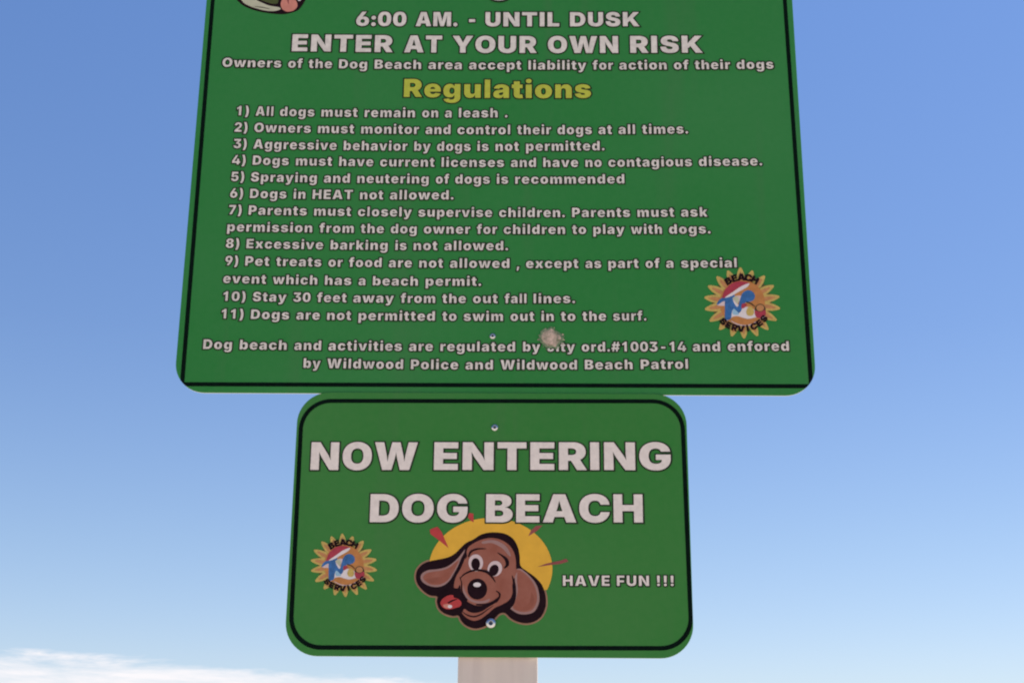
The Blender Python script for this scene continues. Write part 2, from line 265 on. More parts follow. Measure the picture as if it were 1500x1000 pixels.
# ------------------------------------------------------------------ letters (heavy grotesque outlines, 1000 units per em)
GLYPHS = {'A':(795,[[22,0,1,258,728,1,528,728,1,772,0,1,549,0,1,464,282,1,437,374,0,389,572,0,368,669,1,413,669,1,392,572,0,350,374,0,324,282,1,243,0,1],[197,140,1,197,287,1,598,287,1,598,140,1]]),'B':(668,[[47,0,1,47,728,1,362,728,1,445,728,0,559,683,0,616,601,0,616,546,1,616,506,0,581,439,0,518,395,0,476,387,1,476,379,1,522,377,0,599,334,0,645,257,0,645,206,1,645,146,0,583,53,0,469,0,0,390,0,1],[244,157,1,337,157,1,386,157,0,437,195,0,437,231,1,437,257,0,413,293,0,370,312,0,340,312,1,244,312,1],[244,434,1,325,434,1,351,434,0,391,450,0,413,480,0,413,503,1,413,536,0,365,572,0,328,572,1,244,572,1]]),'C':(748,[[385,-10,1,285,-10,0,126,76,0,34,243,0,34,363,1,34,485,0,128,652,0,287,737,0,385,737,1,453,737,0,567,701,0,654,630,0,708,528,0,715,462,1,515,462,1,512,485,0,493,523,0,461,551,0,418,565,0,391,565,1,341,565,0,272,517,0,237,427,0,237,363,1,237,297,0,273,207,0,341,162,0,390,162,1,417,162,0,460,177,0,492,204,0,512,242,0,516,266,1,716,266,1,712,219,0,668,123,0,585,41,0,465,-10,0]]),'D':(723,[[327,0,1,128,0,1,128,168,1,319,168,1,374,168,0,450,202,0,490,288,0,490,363,1,490,439,0,449,525,0,371,560,0,313,560,1,125,560,1,125,728,1,324,728,1,437,728,0,600,640,0,688,477,0,688,363,1,688,250,0,600,87,0,438,0,0],[244,728,1,244,0,1,47,0,1,47,728,1]]),'E':(613,[[47,0,1,47,728,1,571,728,1,571,568,1,244,568,1,244,445,1,544,445,1,544,290,1,244,290,1,244,159,1,569,159,1,569,0,1]]),'F':(584,[[47,0,1,47,728,1,559,728,1,559,568,1,244,568,1,244,404,1,527,404,1,527,249,1,244,249,1,244,0,1]]),'G':(754,[[391,-10,1,285,-10,0,124,81,0,34,248,0,34,362,1,34,482,0,130,650,0,292,737,0,390,737,1,454,737,0,565,701,0,651,633,0,703,542,0,709,487,1,510,487,1,505,506,0,485,535,0,456,555,0,417,565,0,394,565,1,344,565,0,274,518,0,237,428,0,237,365,1,237,301,0,272,210,0,341,162,0,393,162,1,438,162,0,498,188,0,527,237,0,527,270,1,562,266,1,396,266,1,396,406,1,718,406,1,718,306,1,718,206,0,634,65,0,486,-10,0]]),'H':(750,[[47,0,1,47,728,1,244,728,1,244,451,1,506,451,1,506,728,1,703,728,1,703,0,1,506,0,1,506,292,1,244,292,1,244,0,1]]),'I':(296,[[50,0,1,50,728,1,246,728,1,246,0,1]]),'J':(596,[[286,-10,1,158,-10,0,20,113,0,20,228,1,20,273,1,217,273,1,217,224,1,217,184,0,253,144,0,286,144,1,319,144,0,354,184,0,354,225,1,354,728,1,549,728,1,549,229,1,549,114,0,413,-10,0]]),'K':(759,[[197,127,1,197,294,1,217,340,0,255,414,0,306,490,0,345,541,1,489,728,1,723,728,1,419,353,1,400,361,1],[47,0,1,47,728,1,244,728,1,244,571,1,240,362,1,244,266,1,244,0,1],[504,0,1,329,292,1,454,437,1,737,0,1]]),'L':(565,[[47,0,1,47,728,1,244,728,1,244,159,1,538,159,1,538,0,1]]),'M':(956,[[47,0,1,47,728,1,358,728,1,424,500,1,432,471,0,454,374,0,475,263,0,492,161,0,497,126,1,460,126,1,465,161,0,482,263,0,503,374,0,524,471,0,533,500,1,597,728,1,909,728,1,909,0,1,710,0,1,710,281,1,710,306,0,712,389,0,715,487,0,718,587,0,718,629,1,729,629,1,720,583,0,698,482,0,674,387,0,653,308,0,645,281,1,561,0,1,396,0,1,311,281,1,303,308,0,281,387,0,256,482,0,233,583,0,224,629,1,238,629,1,238,587,0,241,487,0,244,389,0,246,306,0,246,281,1,246,0,1]]),'N':(770,[[47,0,1,47,728,1,262,728,1,435,442,1,458,405,0,497,331,0,533,241,0,552,182,1,535,182,1,533,221,0,525,325,0,520,426,0,520,461,1,520,728,1,723,728,1,723,0,1,508,0,1,346,266,1,319,311,0,277,390,0,239,478,0,214,535,1,234,535,1,238,484,0,246,382,0,250,295,0,250,266,1,250,0,1]]),'O':(775,[[388,-10,1,289,-10,0,128,76,0,34,243,0,34,363,1,34,485,0,128,652,0,289,737,0,388,737,1,487,737,0,647,652,0,741,485,0,741,363,1,741,242,0,647,76,0,487,-10,0],[388,162,1,437,162,0,504,208,0,538,298,0,538,363,1,538,429,0,504,519,0,437,565,0,388,565,1,339,565,0,272,519,0,237,429,0,237,363,1,237,298,0,272,208,0,339,162,0]]),'P':(656,[[47,0,1,47,728,1,360,728,1,441,728,0,563,664,0,631,547,0,631,470,1,631,392,0,562,278,0,437,216,0,354,216,1,166,216,1,166,369,1,313,369,1,349,369,0,398,394,0,425,439,0,425,470,1,425,501,0,398,546,0,349,569,0,313,569,1,244,569,1,244,0,1]]),'R':(668,[[47,0,1,47,728,1,360,728,1,441,728,0,563,668,0,631,558,0,631,480,1,631,402,0,562,295,0,437,240,0,354,240,1,166,240,1,166,394,1,313,394,1,349,394,0,398,411,0,425,449,0,425,480,1,425,512,0,398,551,0,349,569,0,313,569,1,244,569,1,244,0,1],[440,0,1,263,334,1,473,334,1,655,0,1]]),'S':(666,[[343,-9,1,248,-9,0,107,47,0,29,165,0,28,256,1,216,256,1,218,223,0,248,177,0,302,153,0,340,153,1,372,153,0,415,169,0,437,197,0,437,215,1,437,231,0,416,256,0,368,277,0,327,285,1,254,301,1,158,321,0,47,420,0,47,506,1,47,575,0,122,679,0,254,737,0,341,737,1,429,737,0,558,678,0,627,571,0,628,500,1,438,500,1,436,536,0,389,575,0,341,575,1,311,575,0,271,561,0,253,536,0,253,520,1,253,502,0,273,477,0,316,458,0,351,450,1,410,438,1,470,425,0,557,383,0,612,327,0,638,256,0,638,215,1,638,143,0,567,43,0,435,-9,0]]),'T':(687,[[27,568,1,27,728,1,659,728,1,659,568,1,442,568,1,442,0,1,245,0,1,245,568,1]]),'U':(722,[[360,-9,1,267,-9,0,125,57,0,47,179,0,47,262,1,47,728,1,244,728,1,244,278,1,244,244,0,274,192,0,327,162,0,360,162,1,395,162,0,447,192,0,478,244,0,478,278,1,478,728,1,675,728,1,675,262,1,675,179,0,596,57,0,454,-9,0]]),'V':(795,[[267,0,1,22,728,1,246,728,1,331,445,1,358,354,0,404,164,0,425,66,1,381,66,1,402,164,0,445,354,0,471,445,1,552,728,1,772,728,1,536,0,1]]),'W':(1082,[[215,0,1,22,728,1,243,728,1,301,445,1,312,392,0,330,266,0,347,140,0,356,86,1,317,86,1,327,140,0,346,266,0,366,392,0,378,445,1,442,728,1,640,728,1,704,445,1,716,392,0,736,266,0,755,140,0,765,86,1,726,86,1,735,140,0,751,266,0,770,392,0,780,445,1,839,728,1,1060,728,1,867,0,1,644,0,1,571,296,1,553,373,0,531,551,0,515,633,1,567,633,1,548,551,0,530,374,0,511,296,1,438,0,1]]),'Y':(775,[[293,0,1,293,253,1,22,728,1,254,728,1,359,508,1,374,478,0,396,415,0,408,375,1,379,375,1,390,415,0,410,478,0,424,508,1,522,728,1,753,728,1,490,253,1,490,0,1]]),'a':(597,[[202,-9,1,150,-9,0,69,26,0,24,96,0,24,150,1,24,195,0,55,259,0,109,299,0,182,321,0,225,324,1,271,328,0,326,337,0,351,356,0,351,372,1,351,374,1,351,388,0,335,408,0,308,418,0,289,418,1,271,418,0,240,407,0,220,386,0,217,369,1,40,387,1,48,433,0,108,508,0,215,553,0,292,553,1,350,553,0,444,525,0,511,477,0,547,412,0,547,374,1,547,0,1,363,0,1,363,77,1,359,77,1,343,46,0,296,9,0,238,-9,0],[266,115,1,288,115,0,328,134,0,353,168,0,353,193,1,353,238,1,345,235,0,327,229,0,307,225,0,286,221,0,274,219,1,251,215,0,223,199,0,209,176,0,209,162,1,209,147,0,224,126,0,249,115,0]]),'b':(646,[[400,-7,1,362,-7,0,302,19,0,260,62,0,249,90,1,244,90,1,244,0,1,50,0,1,50,728,1,246,728,1,246,450,1,249,450,1,260,478,0,301,525,0,362,553,0,402,553,1,457,553,0,554,495,0,615,372,0,615,272,1,615,178,0,557,54,0,459,-7,0],[328,144,1,355,144,0,393,174,0,413,232,0,413,272,1,413,313,0,393,371,0,355,402,0,328,402,1,301,402,0,262,371,0,241,313,0,241,272,1,241,233,0,262,175,0,301,144,0]]),'c':(603,[[312,-10,1,224,-10,0,97,61,0,30,188,0,30,271,1,30,355,0,97,482,0,224,553,0,312,553,1,369,553,0,461,523,0,529,469,0,569,393,0,574,345,1,394,318,1,390,340,0,377,373,0,357,395,0,332,406,0,315,406,1,290,406,0,251,377,0,230,317,0,230,272,1,230,228,0,251,167,0,290,137,0,315,137,1,332,137,0,357,148,0,377,171,0,391,206,0,394,228,1,574,201,1,569,152,0,529,75,0,461,20,0,369,-10,0]]),'d':(646,[[245,-7,1,187,-7,0,89,54,0,30,178,0,30,272,1,30,372,0,92,495,0,189,553,0,243,553,1,284,553,0,345,525,0,386,478,0,396,450,1,399,450,1,399,728,1,596,728,1,596,0,1,401,0,1,401,90,1,396,90,1,385,62,0,343,19,0,284,-7,0],[317,144,1,344,144,0,383,175,0,404,233,0,404,272,1,404,313,0,383,371,0,344,402,0,317,402,1,291,402,0,252,371,0,232,313,0,232,272,1,232,232,0,252,174,0,291,144,0]]),'e':(606,[[312,-10,1,224,-10,0,98,57,0,30,183,0,30,271,1,30,356,0,98,482,0,222,553,0,307,553,1,369,553,0,469,514,0,540,441,0,578,338,0,578,272,1,578,228,1,91,228,1,91,335,1,486,335,1,395,312,1,395,346,0,375,391,0,337,415,0,309,415,1,280,415,0,242,391,0,223,346,0,223,312,1,223,234,1,223,198,0,246,151,0,288,128,0,315,128,1,335,128,0,368,139,0,392,160,0,397,175,1,570,150,1,557,101,0,487,29,0,381,-10,0]]),'f':(422,[[396,546,1,396,403,1,10,403,1,10,546,1],[97,0,1,97,562,1,97,629,0,145,718,0,232,762,0,292,762,1,330,762,0,400,750,0,417,746,1,389,605,1,378,608,0,350,612,0,339,612,1,312,612,0,292,589,0,292,569,1,292,0,1]]),'g':(647,[[311,-216,1,236,-216,0,124,-178,0,56,-109,0,48,-62,1,220,-37,1,223,-52,0,247,-73,0,285,-84,0,310,-84,1,357,-84,0,404,-42,0,404,1,1,404,94,1,390,94,1,380,66,0,340,27,0,282,7,0,245,7,1,187,7,0,89,61,0,30,178,0,30,272,1,30,372,0,92,495,0,190,553,0,244,553,1,285,553,0,346,525,0,389,478,0,399,450,1,403,450,1,403,546,1,598,546,1,598,21,1,598,-56,0,526,-162,0,397,-216,0],[317,146,1,345,146,0,383,176,0,404,233,0,404,272,1,404,313,0,383,371,0,345,402,0,317,402,1,291,402,0,252,371,0,232,313,0,232,272,1,232,232,0,252,176,0,291,146,0]]),'h':(649,[[246,307,1,246,0,1,50,0,1,50,728,1,241,728,1,241,406,1,232,406,1,250,468,0,334,553,0,409,553,1,467,553,0,553,500,0,600,407,0,600,348,1,600,0,1,403,0,1,403,307,1,403,347,0,362,394,0,325,394,1,301,394,0,266,373,0,246,334,0]]),'i':(296,[[50,0,1,50,546,1,246,546,1,246,0,1],[147,602,1,107,602,0,51,654,0,51,691,1,51,729,0,107,781,0,147,781,1,187,781,0,244,729,0,244,691,1,244,654,0,187,602,0]]),'k':(606,[[226,129,1,226,362,1,253,362,1,385,546,1,605,546,1,384,260,1,328,260,1],[50,0,1,50,728,1,246,728,1,246,0,1],[387,0,1,262,216,1,390,355,1,610,0,1]]),'l':(290,[[52,0,1,52,740,1,236,740,1,236,0,1]]),'m':(943,[[50,0,1,50,546,1,229,546,1,242,398,1,228,398,1,241,454,0,292,522,0,360,553,0,397,553,1,456,553,0,527,477,0,549,383,1,528,383,1,542,445,0,601,520,0,677,553,0,718,553,1,770,553,0,849,507,0,894,424,0,894,368,1,894,0,1,697,0,1,697,318,1,697,354,0,661,395,0,631,395,1,611,395,0,581,376,0,565,342,0,565,318,1,565,0,1,378,0,1,378,318,1,378,354,0,342,395,0,312,395,1,291,395,0,262,376,0,246,342,0,246,318,1,246,0,1]]),'n':(649,[[246,307,1,246,0,1,50,0,1,50,546,1,234,546,1,238,406,1,232,406,1,250,468,0,334,553,0,409,553,1,467,553,0,553,500,0,600,407,0,600,348,1,600,0,1,403,0,1,403,307,1,403,347,0,362,394,0,325,394,1,301,394,0,266,373,0,246,334,0]]),'o':(625,[[313,-10,1,224,-10,0,97,61,0,30,188,0,30,271,1,30,355,0,97,482,0,224,553,0,313,553,1,402,553,0,528,482,0,595,355,0,595,271,1,595,188,0,528,61,0,402,-10,0],[313,137,1,338,137,0,375,169,0,395,230,0,395,272,1,395,315,0,375,375,0,338,406,0,313,406,1,287,406,0,250,375,0,230,315,0,230,272,1,230,230,0,250,169,0,287,137,0]]),'p':(646,[[50,-204,1,50,546,1,244,546,1,244,450,1,249,450,1,260,478,0,301,525,0,362,553,0,402,553,1,457,553,0,554,495,0,615,372,0,615,272,1,615,178,0,557,54,0,459,-7,0,400,-7,1,362,-7,0,302,19,0,260,62,0,249,90,1,246,90,1,246,-204,1],[328,144,1,355,144,0,393,174,0,413,232,0,413,272,1,413,313,0,393,371,0,355,402,0,328,402,1,301,402,0,262,371,0,241,313,0,241,272,1,241,233,0,262,175,0,301,144,0]]),'q':(646,[[596,-204,1,399,-204,1,399,90,1,396,90,1,385,62,0,343,19,0,284,-7,0,245,-7,1,187,-7,0,89,54,0,30,178,0,30,272,1,30,372,0,92,495,0,189,553,0,243,553,1,284,553,0,345,525,0,386,478,0,396,450,1,401,450,1,401,546,1,596,546,1],[317,144,1,344,144,0,383,175,0,404,233,0,404,272,1,404,313,0,383,371,0,344,402,0,317,402,1,291,402,0,252,371,0,232,313,0,232,272,1,232,232,0,252,174,0,291,144,0]]),'r':(434,[[50,0,1,50,546,1,240,546,1,240,441,1,246,441,1,261,500,0,326,553,0,369,553,1,382,553,0,407,549,0,419,545,1,419,378,1,404,383,0,362,388,0,347,388,1,318,388,0,272,362,0,246,315,0,246,284,1,246,0,1]]),'s':(588,[[293,-10,1,219,-10,0,105,32,0,35,110,0,25,164,1,207,190,1,217,158,0,261,123,0,302,123,1,331,123,0,363,141,0,363,157,1,363,173,0,333,191,0,301,197,1,204,215,1,121,230,0,38,311,0,38,375,1,38,432,0,99,511,0,212,553,0,290,553,1,362,553,0,471,515,0,537,445,0,545,395,1,372,370,1,366,397,0,323,422,0,294,422,1,269,422,0,233,404,0,233,387,1,233,375,0,254,353,0,285,348,1,396,328,1,480,313,0,562,241,0,562,181,1,562,122,0,493,37,0,372,-10,0]]),'t':(399,[[369,546,1,369,403,1,10,403,1,10,546,1],[79,676,1,275,676,1,275,175,1,275,158,0,293,141,0,312,141,1,321,141,0,355,146,0,360,147,1,384,7,1,350,-2,0,291,-8,0,264,-8,1,172,-8,0,79,76,0,79,157,1]]),'u':(649,[[240,-7,1,183,-7,0,97,46,0,50,139,0,50,198,1,50,546,1,246,546,1,246,239,1,246,199,0,287,152,0,324,152,1,349,152,0,384,173,0,403,212,0,403,239,1,403,546,1,600,546,1,600,0,1,416,0,1,412,140,1,417,140,1,399,78,0,315,-7,0]]),'v':(632,[[200,0,1,6,546,1,212,546,1,283,297,1,298,242,0,322,126,0,334,59,1,304,59,1,315,126,0,339,241,0,354,297,1,423,546,1,626,546,1,431,0,1]]),'w':(877,[[156,0,1,-1,546,1,204,546,1,235,375,1,246,316,0,272,186,0,281,109,1,263,109,1,274,186,0,305,317,0,317,375,1,354,546,1,523,546,1,558,375,1,570,316,0,601,186,0,612,109,1,595,109,1,604,186,0,627,316,0,638,375,1,669,546,1,878,546,1,719,0,1,518,0,1,466,180,1,458,206,0,443,281,0,429,359,0,422,387,1,453,387,1,446,359,0,432,281,0,417,206,0,409,180,1,357,0,1]]),'x':(609,[[11,0,1,219,357,1,219,204,1,21,546,1,227,546,1,260,477,1,281,434,0,318,341,0,336,297,1,272,297,1,292,340,0,331,434,0,354,477,1,390,546,1,591,546,1,388,204,1,388,357,1,598,0,1,394,0,1,350,86,1,328,129,0,288,224,0,269,268,1,333,268,1,314,224,0,276,129,0,255,86,1,212,0,1]]),'y':(636,[[50,-189,1,93,-50,1,119,-57,1,151,-65,0,198,-58,0,219,-33,0,213,-16,1,208,0,1,6,546,1,212,546,1,283,297,1,298,241,0,315,127,0,328,59,1,292,59,1,305,127,0,332,242,0,349,297,1,427,546,1,630,546,1,405,-50,1,388,-94,0,332,-166,0,241,-208,0,172,-208,1,139,-208,0,73,-198,0]]),'0':(645,[[322,-10,1,221,-10,0,89,79,0,24,246,0,24,363,1,24,481,0,89,648,0,221,737,0,322,737,1,423,737,0,556,648,0,620,481,0,620,363,1,620,246,0,556,79,0,424,-10,0],[322,150,1,358,150,0,402,193,0,423,288,0,423,363,1,423,440,0,402,535,0,358,578,0,322,578,1,287,578,0,242,535,0,222,440,0,222,363,1,222,288,0,242,193,0,287,150,0]]),'1':(620,[[250,0,1,250,520,1,95,440,1,95,600,1,200,640,0,300,738,1,440,738,1,440,0,1]]),'2':(645,[[50,0,1,50,142,1,321,366,1,348,389,0,387,428,0,408,470,0,408,496,1,408,524,0,384,563,0,343,585,0,315,585,1,288,585,0,247,563,0,224,521,0,224,490,1,36,490,1,36,567,0,105,677,0,231,737,0,315,737,1,403,737,0,531,682,0,601,581,0,601,513,1,601,471,0,566,388,0,476,288,0,393,219,1,324,162,1,324,157,1,608,157,1,608,0,1]]),'3':(645,[[320,-10,1,230,-10,0,98,50,0,24,154,0,23,222,1,222,222,1,223,201,0,249,168,0,293,149,0,320,149,1,349,149,0,390,170,0,412,210,0,412,237,1,412,261,0,386,301,0,339,324,0,309,324,1,213,324,1,213,445,1,360,565,1,360,569,1,61,569,1,61,728,1,591,728,1,591,585,1,339,381,1,339,426,1,422,439,0,549,391,0,621,289,0,621,221,1,621,149,0,542,46,0,405,-10,0]]),'4':(645,[[9,113,1,9,267,1,268,728,1,456,728,1,203,272,1,203,267,1,636,267,1,636,113,1],[362,0,1,362,159,1,370,228,1,370,454,1,547,454,1,547,0,1]]),'5':(645,[[318,-10,1,234,-10,0,104,49,0,30,154,0,29,222,1,221,222,1,221,197,0,248,160,0,292,140,0,318,140,1,348,140,0,394,166,0,419,212,0,419,244,1,419,276,0,394,324,0,348,350,0,318,350,1,286,350,0,234,319,0,221,293,1,47,327,1,76,728,1,565,728,1,565,569,1,238,569,1,224,409,1,228,409,1,245,442,0,329,485,0,384,485,1,433,485,0,515,451,0,576,388,0,610,302,0,610,250,1,610,174,0,538,57,0,406,-10,0]]),'6':(645,[[326,-10,1,250,-10,0,117,46,0,35,157,0,35,240,1,35,302,0,82,415,0,120,473,1,292,728,1,485,728,1,270,410,1,202,410,1,213,425,0,263,456,0,334,477,0,379,477,1,447,477,0,550,423,0,609,322,0,609,250,1,609,170,0,536,54,0,408,-10,0],[324,140,1,354,140,0,399,167,0,426,213,0,426,243,1,426,273,0,399,320,0,354,347,0,324,347,1,296,347,0,250,320,0,224,273,0,224,243,1,224,213,0,250,167,0,296,140,0]]),'7':(645,[[102,0,1,387,565,1,387,569,1,52,569,1,52,728,1,592,728,1,592,569,1,305,0,1]]),'8':(645,[[322,-10,1,234,-10,0,96,45,0,17,139,0,17,197,1,17,242,0,62,317,0,139,367,0,186,374,1,186,379,1,124,390,0,43,479,0,43,540,1,43,597,0,116,686,0,242,737,0,322,737,1,402,737,0,529,686,0,601,597,0,601,540,1,601,479,0,520,390,0,458,379,1,458,374,1,505,367,0,582,317,0,627,242,0,627,197,1,627,139,0,548,45,0,410,-10,0],[322,126,1,350,126,0,394,149,0,418,189,0,418,215,1,418,240,0,394,278,0,350,301,0,322,301,1,294,301,0,251,279,0,226,240,0,226,215,1,226,189,0,251,149,0,294,126,0],[322,438,1,347,438,0,385,458,0,408,494,0,408,517,1,408,540,0,385,575,0,347,595,0,322,595,1,297,595,0,259,575,0,237,540,0,237,517,1,237,494,0,259,458,0,297,438,0]]),'9':(645,[[318,737,1,395,737,0,527,682,0,609,571,0,609,487,1,609,426,0,563,312,0,524,255,1,353,0,1,159,0,1,375,317,1,442,317,1,432,302,0,382,271,0,310,251,0,266,251,1,198,251,0,94,304,0,35,406,0,35,478,1,35,557,0,108,674,0,237,737,0],[320,588,1,291,588,0,245,561,0,219,515,0,219,484,1,219,455,0,245,408,0,291,381,0,320,381,1,349,381,0,395,408,0,421,455,0,421,484,1,421,515,0,395,561,0,349,588,0]]),')':(391,[[41,-136,1,80,-41,0,125,107,0,146,233,0,146,296,1,146,372,0,121,534,0,74,697,0,41,772,1,220,772,1,257,714,0,313,554,0,346,378,0,346,296,1,346,185,0,282,-36,0,220,-136,1]]),'.':(269,[[134,-12,1,91,-12,0,34,45,0,34,87,1,34,130,0,91,187,0,134,187,1,177,187,0,235,130,0,235,87,1,235,45,0,177,-12,0]]),',':(269,[[6,-208,1,49,117,1,235,117,1,133,-208,1]]),'-':(645,[[493,363,1,493,216,1,152,216,1,152,363,1]]),':':(269,[[134,-12,1,91,-12,0,34,45,0,34,87,1,34,130,0,91,187,0,134,187,1,177,187,0,235,130,0,235,87,1,235,45,0,177,-12,0],[134,323,1,91,323,0,34,379,0,34,422,1,34,464,0,91,521,0,134,521,1,177,521,0,235,464,0,235,422,1,235,379,0,177,323,0]]),'#':(662,[[328,0,1,447,728,1,590,728,1,470,0,1],[6,166,1,30,309,1,615,309,1,591,166,1],[72,0,1,191,728,1,334,728,1,215,0,1],[47,419,1,71,562,1,656,562,1,632,419,1]]),'!':(381,[[102,228,1,87,728,1,294,728,1,279,228,1],[190,-12,1,143,-12,0,86,41,0,86,85,1,86,130,0,143,183,0,190,183,1,238,183,0,295,130,0,295,85,1,295,41,0,238,-12,0]]),' ':(269,[])}
CAP = 728.0
_cache = {}
def flatten(ct):
    n = len(ct); pts = []
    for i, (x, y, on) in enumerate(ct):
        if on: pts.append((x, y, 1)); 
        else:
            px_, py_, pon = ct[i - 1]
            if not pon: pts.append(((px_ + x) / 2, (py_ + y) / 2, 1))
            pts.append((x, y, 0))
    if not pts[0][2]: pts = pts[-1:] + pts[:-1] if pts[-1][2] else [((pts[0][0] + pts[-1][0]) / 2, (pts[0][1] + pts[-1][1]) / 2, 1)] + pts
    out = []; m_ = len(pts); i = 0
    while i < m_:
        x, y, on = pts[i]; out.append((x, y))
        if i + 1 < m_ and not pts[i + 1][2]:
            cx, cy, _ = pts[i + 1]; ex, ey, _ = pts[(i + 2) % m_]
            for k in (0.25, 0.5, 0.75):
                out.append(((1 - k) ** 2 * x + 2 * k * (1 - k) * cx + k * k * ex, (1 - k) ** 2 * y + 2 * k * (1 - k) * cy + k * k * ey))
            i += 2
        else: i += 1
    o2 = [p for i, p in enumerate(out) if (p[0] - out[i - 1][0]) ** 2 + (p[1] - out[i - 1][1]) ** 2 > 1]
    return o2
def glyph(ch, off):
    key = (ch, round(off))
    if key not in _cache:
        adv, cts = GLYPHS[ch]
        lps = []
        for ct in cts:
            lp = flatten([(ct[i], ct[i + 1], ct[i + 2]) for i in range(0, len(ct), 3)])
            if off: lp = grow(lp, off)
            if len(lp) > 2: lps.append(lp)
        _cache[key] = loops_area(lps, lambda ws: sum(ws) < 0) if lps else ([], [])
    return _cache[key]
def text_line(parent, txt, p0, p1, cap, Y, mid=None, material='white', h=0.0006, outline=0.09, track=0.0, space=1.0, weight=0.0, name='lettering', label=None, shadow=0.0, words=None):
    """one printed line; p0/p1 = photo positions of the left and right ends of its baseline, mid = baseline y halfway"""
    x = 0; place = []
    for ch in txt:
        a = GLYPHS[ch][0]
        if ch != ' ': place.append((ch, x))
        x += a * (space if ch == ' ' else 1) + track * 1000
    xs = [q for ch in (0, -1) for q in (0,)]
    gv, _ = glyph(place[0][0], 0); lo = place[0][1] + min(v[0] for v in gv)
    gv, _ = glyph(place[-1][0], 0); hi = place[-1][1] + max(v[0] for v in gv)
    org = parent.location
    def loc(px, py): q = ray(px, py, Y); return q.x - org.x, q.z - org.z
    A, B = loc(*p0), loc(*p1); mx_ = (p0[0] + p1[0]) / 2
    T = loc(p0[0], p0[1] - cap); kz = (T[1] - A[1]) / CAP
    kx = (B[0] - A[0]) / (hi - lo)
    C = loc(mx_, mid if mid else (p0[1] + p1[1]) / 2)
    def zb_at(t): return A[1] * (1 - t) * (1 - 2 * t) + C[1] * 4 * t * (1 - t) + B[1] * t * (2 * t - 1)
    knots = [(lo, A[0]), (hi, B[0])]
    if words:                                  # the printer's own word spacing, read off the photograph
        ks = [i for i in range(1, len(txt)) if txt[i - 1] == ' ']; kn = [knots[0]]; run = 0; at = {}
        x_ = 0
        for i, ch in enumerate(txt):
            at[i] = x_; x_ += GLYPHS[ch][0] * (space if ch == ' ' else 1) + track * 1000
        for i, wx in zip(ks, words):
            gv, _ = glyph(txt[i], 0); u = at[i] + min(q[0] for q in gv)
            py_ = p0[1] + (p1[1] - p0[1]) * (wx - p0[0]) / (p1[0] - p0[0]); kn.append((u, loc(wx, py_)[0]))
        knots = kn + [knots[1]]
    def xmap(u):
        k = 0
        while k < len(knots) - 2 and u > knots[k + 1][0] - 30: k += 1
        (a, b_), (c, d_) = knots[k], knots[k + 1]; return b_ + (d_ - b_) * (u - a) / (c - a)
    F = Face()
    for j, (ch, gx) in enumerate(place):
        def pos(v):
            xx = xmap(gx + v[0]); t = (gx + 300 - lo) / (hi - lo)
            zb = A[1] * (1 - t) * (1 - 2 * t) + C[1] * 4 * t * (1 - t) + B[1] * t * (2 * t - 1)
            return xx, zb + v[1] * kz
        v, t = glyph(ch, weight); F.add([pos(q) for q in v], t, h + (j % 2) * 0.00003, material)
        if outline:
            v, t = glyph(ch, weight + outline * 1000); F.add([(pos(q)[0] + shadow, pos(q)[1] - shadow) for q in v], t, h - 0.00015 + (j % 3) * 0.00003, 'ink')
    return F.build(name, parent, label)

# ------------------------------------------------------------------ ground and post
def build_ground():
    m = bpy.data.materials.new('dry_beach_sand'); m.use_nodes = True; t = m.node_tree; b = t.nodes['Principled BSDF']
    c = N(t, 'ShaderNodeTexCoord'); n = N(t, 'ShaderNodeTexNoise'); n.inputs['Scale'].default_value = 0.6; n.inputs['Detail'].default_value = 8
    L(t, c.outputs['Object'], n.inputs['Vector'])
    r = N(t, 'ShaderNodeValToRGB'); r.color_ramp.elements[0].color = (0.36, 0.3, 0.235, 1); r.color_ramp.elements[1].color = (0.5, 0.43, 0.34, 1)
    L(t, n.outputs[0], r.inputs[0]); L(t, r.outputs[0], b.inputs['Base Color']); b.inputs['Roughness'].default_value = 0.95
    n2 = N(t, 'ShaderNodeTexNoise'); n2.inputs['Scale'].default_value = 9; n2.inputs['Detail'].default_value = 10; L(t, c.outputs['Object'], n2.inputs['Vector'])
    bp = N(t, 'ShaderNodeBump'); bp.inputs['Strength'].default_value = 0.5; bp.inputs['Distance'].default_value = 0.03
    L(t, n2.outputs[0], bp.inputs['Height']); L(t, bp.outputs[0], b.inputs['Normal'])
    v, f = [], []
    from mathutils import noise
    rad = [0, .12, .25, .5, .8, 1.2, 1.7, 2.4, 3.2, 4.5, 6.5, 9, 13, 20, 32, 55, 100, 220, 500, 1200, 3000, 9000]; seg = 72
    for i, r_ in enumerate(rad):
        for k in range(seg if i else 1):
            a = 2 * math.pi * k / seg; x, y = r_ * math.cos(a), r_ * math.sin(a)
            z = 0.05 * noise.noise(Vector((x * 1.3, y * 1.3, 3.1))) + 0.12 * noise.noise(Vector((x * .2, y * .2, 7.7))) if r_ < 120 else 0
            v.append((x, y, z - 0.02 if r_ > .2 else 0.03))
    for k in range(seg): f.append((0, 1 + k, 1 + (k + 1) % seg))
    for i in range(1, len(rad) - 1):
        a0, b0 = 1 + (i - 1) * seg, 1 + i * seg
        for k in range(seg): f.append((a0 + k, b0 + k, b0 + (k + 1) % seg, a0 + (k + 1) % seg))
    me = bpy.data.meshes.new('sand'); me.from_pydata(v, [], f); me.materials.append(m); me.update()
    for p in me.polygons: p.use_smooth = True
    link('sand', me, None, None, 'structure')
build_ground()

